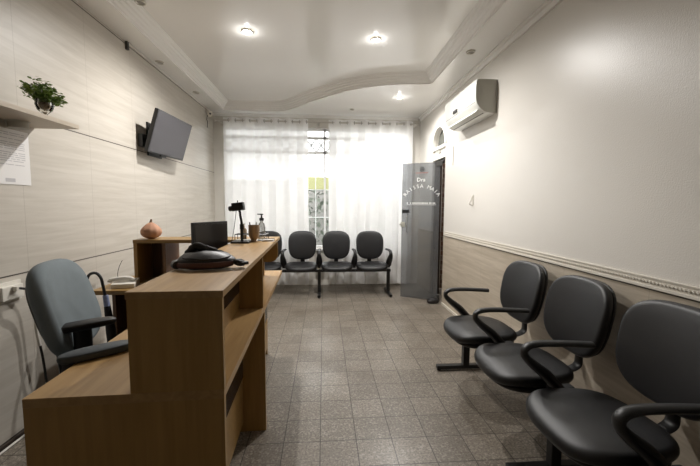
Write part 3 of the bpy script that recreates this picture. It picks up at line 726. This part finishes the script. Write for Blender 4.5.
bm = bmesh.new(); lathe(bm, [(.024, 0), (.026, .006), (.026, .09), (.02, .115), (.011, .125), (.011, .14)], 20); obj('bottle_body', bm, M['liquid'], t, True)
bm = bmesh.new(); lathe(bm, [(.016, .138), (.017, .155), (.006, .16), (.005, .178), (.012, .18), (.012, .188)], 14); box(bm, -.03, .0, -.005, .005, .181, .189); obj('pump', bm, M['plastic'], t, True)
t = empty('spray_bottle', (-.585, 2.60, ZT)); tag(t, 'small amber bottle partly hidden between stand and bronze cup', 'bottle')
bm = bmesh.new(); lathe(bm, [(.022, 0), (.024, .005), (.024, .07), (.01, .088), (.01, .10)], 18); obj('bottle_body', bm, M['cup'], t, True)
bm = bmesh.new(); lathe(bm, [(.012, .1), (.012, .118)], 12); obj('cap', bm, M['white'], t, True)
t = empty('card_holder', (-.385, 2.47, ZT)); tag(t, 'low clear card holder on the counter right of the bronze cup', 'card holder')
bm = bmesh.new(); box(bm, -.04, .04, -.025, .025, 0, .004); box(bm, -.04, .04, .02, .025, .004, .02); obj('holder', bm, M['liquid'], t)
obj('cards', bx(-.036, .036, -.02, .018, .0045, .012), M['paper'], t)
# ------------------------------------------------------------ black waist bag
t = empty('waist_bag', (-.468, 1.43, 1.0555), .06); tag(t, 'black leather waist bag with maroon trim lying on the near counter', 'bag')
bm = bmesh.new(); pad(bm, .225, .12, .038, n=2.2, dome=.55, seg=40)
for v in bm.verts:
    v.co.z += .004*noise.noise(v.co*30); v.co.y += .006*noise.noise(v.co*14)
bmesh.ops.transform(bm, matrix=Matrix.Translation((0, 0, .027)) @ Matrix.Rotation(.18, 4, 'X'), verts=bm.verts)
obj('pouch', bm, M['bag'], t, True)
bm = bmesh.new(); tube(bm, catmull([(-.108, -.02, .014), (-.07, -.052, .016), (0, -.064, .018), (.06, -.055, .02), (.105, -.025, .022)], 6), .011, 10, flat=.7, side=(0, 0, 1)); obj('maroon_trim', bm, M['bagred'], t, True)
bm = bmesh.new(); pts = catmull([(-.085, .03, .02), (-.078, .035, .055), (-.05, .035, .082), (-.015, .03, .072), (.02, .03, .06), (.065, .02, .042), (.09, .01, .02)], 6)
tube(bm, pts, .014, 10, flat=.8, side=(0, 0, 1), radii=[.016+.006*noise.noise((i*.6, 0, 0)) for i in range(len(pts))]); obj('strap', bm, M['bag'], t, True)
bm = bmesh.new(); pts = catmull([(-.105, -.03, .016), (-.122, .0, .016), (-.105, .035, .022), (-.07, .03, .045), (-.04, .04, .05)], 6)
tube(bm, pts, .016, 10, side=(0, 0, 1)); obj('strap', bm, M['bag'], t, True)
bm = bmesh.new(); pts = catmull([(.085, -.015, .026), (.105, -.01, .026), (.125, -.03, .022), (.142, -.005, .016), (.13, .02, .018), (.105, .01, .02)], 6)
tube(bm, pts, .012, 10, flat=.7, side=(0, 0, 1)); obj('strap_tail', bm, M['bag'], t, True)
bm = bmesh.new(); box(bm, -.02, .02, -.012, .012, -.006, .006, bev=.003, mtx=Matrix.Translation((.142, -.012, .018)) @ Matrix.Rotation(.5, 4, 'Z')); obj('buckle', bm, M['plastic'], t)
# ------------------------------------------------------------ office chair behind the desk
t = empty('office_chair', (-1.0, 1.60, 0)); tag(t, 'grey-blue upholstered office swivel chair behind the reception counter', 'office chair')
bm = bmesh.new(); pad(bm, .455, .45, .075, n=3.2, dome=.10, taper=-.06, bend=.02)
# local x -> chair lateral, local y -> up, z -> front
yaw = math.radians(12)
fwd = Vector((math.cos(yaw), math.sin(yaw), 0)); lat = Vector((math.sin(yaw), -math.cos(yaw), 0)); tilt = .26
upv = (Vector((0, 0, 1))*math.cos(tilt)-fwd*math.sin(tilt)); nrm = lat.cross(upv)
if nrm.dot(fwd) < 0: lat = -lat; nrm = lat.cross(upv)
Mx = Matrix(((lat.x, upv.x, nrm.x, -.24), (lat.y, upv.y, nrm.y, .14), (lat.z, upv.z, nrm.z, .822), (0, 0, 0, 1)))
bmesh.ops.transform(bm, matrix=Mx, verts=bm.verts); obj('backrest', bm, M['blue'], t, True)
bm = bmesh.new(); pad(bm, .34, .34, .02, n=2.9, dome=0, bend=.02); bmesh.ops.transform(bm, matrix=Mx @ Matrix.Translation((0, 0, -.055)), verts=bm.verts); obj('back_shell', bm, M['plastic'], t, True)
bm = bmesh.new(); tube(bm, catmull([(.0, 0, .43), (-.18, .06, .44), (-.25, .12, .52), (-.275, .13, .72)], 6), .03, 10, flat=.35, side=tuple(lat)); obj('back_bracket', bm, M['plastic'], t, True)
bm = bmesh.new(); pad(bm, .46, .44, .08, n=3, dome=.2); bmesh.ops.transform(bm, matrix=Matrix.Translation((.04, .03, .49)) @ Matrix.Rotation(yaw, 4, 'Z'), verts=bm.verts); obj('seat', bm, M['blue'], t, True)
def arm(cx_, cy_, z, m, L_=.25, ox=0):
    a2 = math.radians(38); bm = bmesh.new(); pad(bm, L_, .075, .028, n=2.8, dome=.3)
    bmesh.ops.transform(bm, matrix=Matrix.Translation((cx_, cy_, z)) @ Matrix.Rotation(a2, 4, 'Z'), verts=bm.verts)
    o = obj('armrest', bm, m, t, True)
    bm = bmesh.new(); tube(bm, catmull([(cx_-ox, cy_, z-.012), (cx_-ox, cy_, z-.12), (cx_*.8-.03, cy_*.75, .44), (0, .03, .44)], 5), .035, 10, flat=.4, side=(math.cos(a2), math.sin(a2), 0)); obj('armrest_post', bm, M['plastic'], o, True)
    return o
arm(-.095, .035, .757, M['plastic'], .265); nr = arm(.155, -.262, .757, M['padgrey'], .24, .085); nr['label'] = 'grey armrest pad'
bm = bmesh.new(); lathe(bm, [(.028, .08), (.028, .28), (.02, .28), (.02, .44)], 16); obj('gas_lift', bm, M['steel'], t, True)
for k in range(5):
    a = 2*PI*k/5+.3; c_, s_ = math.cos(a), math.sin(a)
    bm = bmesh.new(); tube(bm, [(0, 0, .10), (c_*.14, s_*.14, .092), (c_*.26, s_*.26, .072)], .02, 8, radii=[.026, .02, .014]); lg = obj('leg', bm, M['plastic'], t, True)
    bm = bmesh.new(); lathe(bm, [(.027, -.018), (.027, .018)], 14, mtx=Matrix.Translation((c_*.255, s_*.255, .0275)) @ Matrix.Rotation(PI/2, 4, 'X')); obj('caster', bm, M['plastic'], lg, True)
# pen on desk
t = empty('pen', (-.655, 1.335, .7405), .25); tag(t, 'black pen lying on the lower desk top beside the armrest', 'pen')
bm = bmesh.new(); tube(bm, [(-.06, 0, .005), (.05, 0, .005)], .0045, 8); obj('barrel', bm, M['plastic'], t, True)
bm = bmesh.new(); box(bm, .01, .05, -.001, .003, .009, .011); obj('clip', bm, M['chrome'], t)
# ------------------------------------------------------------ television
t = empty('television', (-1.526+0, 3.717, 1.977)); tag(t, 'flat grey-screened television tilted on a bracket on the left wall', 'television')
yw, tl_, TW, TH = -.06, .297, .70, .4025
n = Vector((math.cos(yw)*math.cos(tl_), math.sin(yw)*math.cos(tl_), -math.sin(tl_))); l = Vector((-math.sin(yw), math.cos(yw), 0)); u = n.cross(l)
MT = Matrix(((l.x, u.x, n.x, 0), (l.y, u.y, n.y, 0), (l.z, u.z, n.z, 0), (0, 0, 0, 1)))
def tvp(name, m, *a, **k):
    bm = box_bm = bmesh.new(); box(bm, *a, **k); bmesh.ops.transform(bm, matrix=MT, verts=bm.verts); return obj(name, bm, m, t)
tvp('housing', M['plastic'], -TW/2, TW/2, -TH/2, TH/2, -.035, 0, bev=.005)
tvp('screen', M['screen'], -TW/2+.008, TW/2-.008, -TH/2+.014, TH/2-.008, .0003, .0015)
tvp('back_housing', M['plastic'], -.22, .22, -.17, .1, -.06, -.035, bev=.008)
tvp('sensor_bump', M['plastic'], -.10, .0, -TH/2-.014, -TH/2+.002, -.02, -.002, bev=.003)
bm = bmesh.new(); box(bm, -.18, -.165, -.14, .14, -.20, .12, bev=.003); box(bm, -.165, -.05, -.03, .03, -.06, .0, bev=.003); box(bm, -.178, -.14, -.30, -.22, -.14, -.02, bev=.004); obj('wall_bracket', bm, M['steel'], t)
# ------------------------------------------------------------ shelf, plant, notice, socket
t = empty('wall_shelf', (XL+.001, 0, 1.775)); tag(t, 'pale laminate wall shelf at upper left holding the potted plant', 'shelf')
obj('board', bx(0, .25, 1.20, 2.25, -.024, 0, bev=.0015), M['shelfm'], t)
bm = bmesh.new(); lathe(bm, [(.045, 0), (.045, .03), (.055, .038)], 24, (.06, 2.06, -.0625)); obj('bracket', bm, M['acg'], t, True)
t = empty('potted_plant', (-1.525, 2.085, 1.7755)); t.scale = (1.06,)*3; tag(t, 'small bushy green plant in a clear glass goblet on the wall shelf', 'plant')
bm = bmesh.new(); lathe(bm, [(.022, 0), (.022, .004), (.009, .012), (.012, .022), (.032, .04), (.04, .065), (.036, .095), (.034, .095), (.037, .066), (.028, .044), (.004, .03)], 24, cap=False); obj('glass_vase', bm, M['clear'], t, True)
bm = bmesh.new(); lathe(bm, [(.003, .032), (.026, .046), (.034, .066), (.031, .075), (.002, .077)], 20); obj('pebbles', bm, M['soil'], t, True)
bm = bmesh.new(); bs = bmesh.new(); rnd = random.Random(3)
for i in range(70):
    a = rnd.uniform(0, 2*PI); R1 = rnd.uniform(.02, .115); hz = .10+.085*rnd.random()*(1-R1/.16)+.01
    if math.sin(a) > .3 and R1 > .06: hz -= .02
    tip = Vector((R1*math.cos(a)*.75, R1*math.sin(a), hz)); pts = [Vector((0, 0, .07)), Vector((tip.x*.35, tip.y*.35, hz*.9+.008)), tip]
    tube(bs, pts, .0012, 5)
    for k in range(15):
        q = rnd.uniform(.35, 1.05); c_ = pts[0].lerp(tip, q)+Vector((rnd.gauss(0, .008), rnd.gauss(0, .008), rnd.gauss(0.006, .007)))
        s = rnd.uniform(.007, .013); R_ = Matrix.Translation(c_) @ Matrix.Rotation(rnd.uniform(0, 6.3), 4, 'Z') @ Matrix.Rotation(rnd.uniform(-.9, .9), 4, 'X') @ Matrix.Rotation(rnd.uniform(-.6, .6), 4, 'Y')
        q_ = [R_ @ Vector(p) for p in ((-s, 0, 0), (-s*.3, -s*.5, .001), (s*.6, -s*.35, 0), (s, 0, -.001), (s*.6, s*.35, 0), (-s*.3, s*.5, .001))]
        bm.faces.new([bm.verts.new(p) for p in q_])
obj('foliage', bm, M['leaf'], t); obj('stems', bs, M['leaf'], t)
t = empty('notice_sheet', (XL+.002, 0, 0)); tag(t, 'printed white notice sheet taped to the wall below the shelf', 'notice')
obj('paper', bx(0, .0015, 1.70, 2.195, 1.412, 1.712), M['paper'], t)
bm = bmesh.new(); rnd = random.Random(5); z = 1.69
while z > 1.50:
    y = 1.74
    bm = bmesh.new()
    while y < 2.15:
        L3 = rnd.uniform(.02, .07); e = min(y+L3, 2.165); box(bm, .0016, .002, y, e, z, z+.004); y = e+.008
    obj('printed_line', bm, M['ink'], t)
    z -= .0115 if rnd.random() > .2 else .02
obj('printed_stamp', bx(.0016, .002, 2.03, 2.09, 1.425, 1.445), M['ink'], t)
obj('sleeve_clip', bx(.0015, .008, 1.94, 1.962, 1.43, 1.60, bev=.002), M['white'], t)
t = empty('wall_socket', (XL+.001, 0, 0)); tag(t, 'white wall socket plate with plugs low on the left wall', 'socket')
obj('face_plate', bx(0, .01, 1.84, 2.07, .775, .885, bev=.003), M['plasticw'], t)
obj('surface_box', bx(.0095, .03, 1.93, 2.06, .79, .865, bev=.006), M['plasticw'], t)
bm = bmesh.new(); box(bm, .03, .0, 1.97, 2.0, .83, .85) if False else box(bm, .0305, .055, 1.985, 2.015, .835, .86, bev=.005); obj('plug', bm, M['plasticw'], t)
bm = bmesh.new(); tube(bm, catmull([(XL+.05, 2.0, .85), (XL+.075, 2.05, .82), (XL+.06, 2.09, .74), (XL+.05, 2.10, .60), (XL+.06, 2.12, .40), (XL+.05, 2.16, .15), (XL+.05, 2.2, .012)], 8), .0065, 8)
o = obj('power_cable', bm, M['plastic'], None, True); tag(o, 'dark power cable hanging from the left wall socket down to the floor', 'cable')
bm = bmesh.new(); tube(bm, catmull([(XL+.075, 2.06, .82), (XL+.062, 2.09, .74), (XL+.05, 2.10, .60), (XL+.056, 2.11, .48)], 5), .0085, 8); obj('cable_joint', bm, M['plasticw'], o, True)
bm = bmesh.new(); tube(bm, [(XL+.03, .3, .007), (XL+.028, 1.6, .007), (XL+.03, 2.3, .007)], .006, 8)
o = obj('floor_cable', bm, M['white'], None, True); tag(o, 'pale cable lying along the foot of the left wall', 'cable')
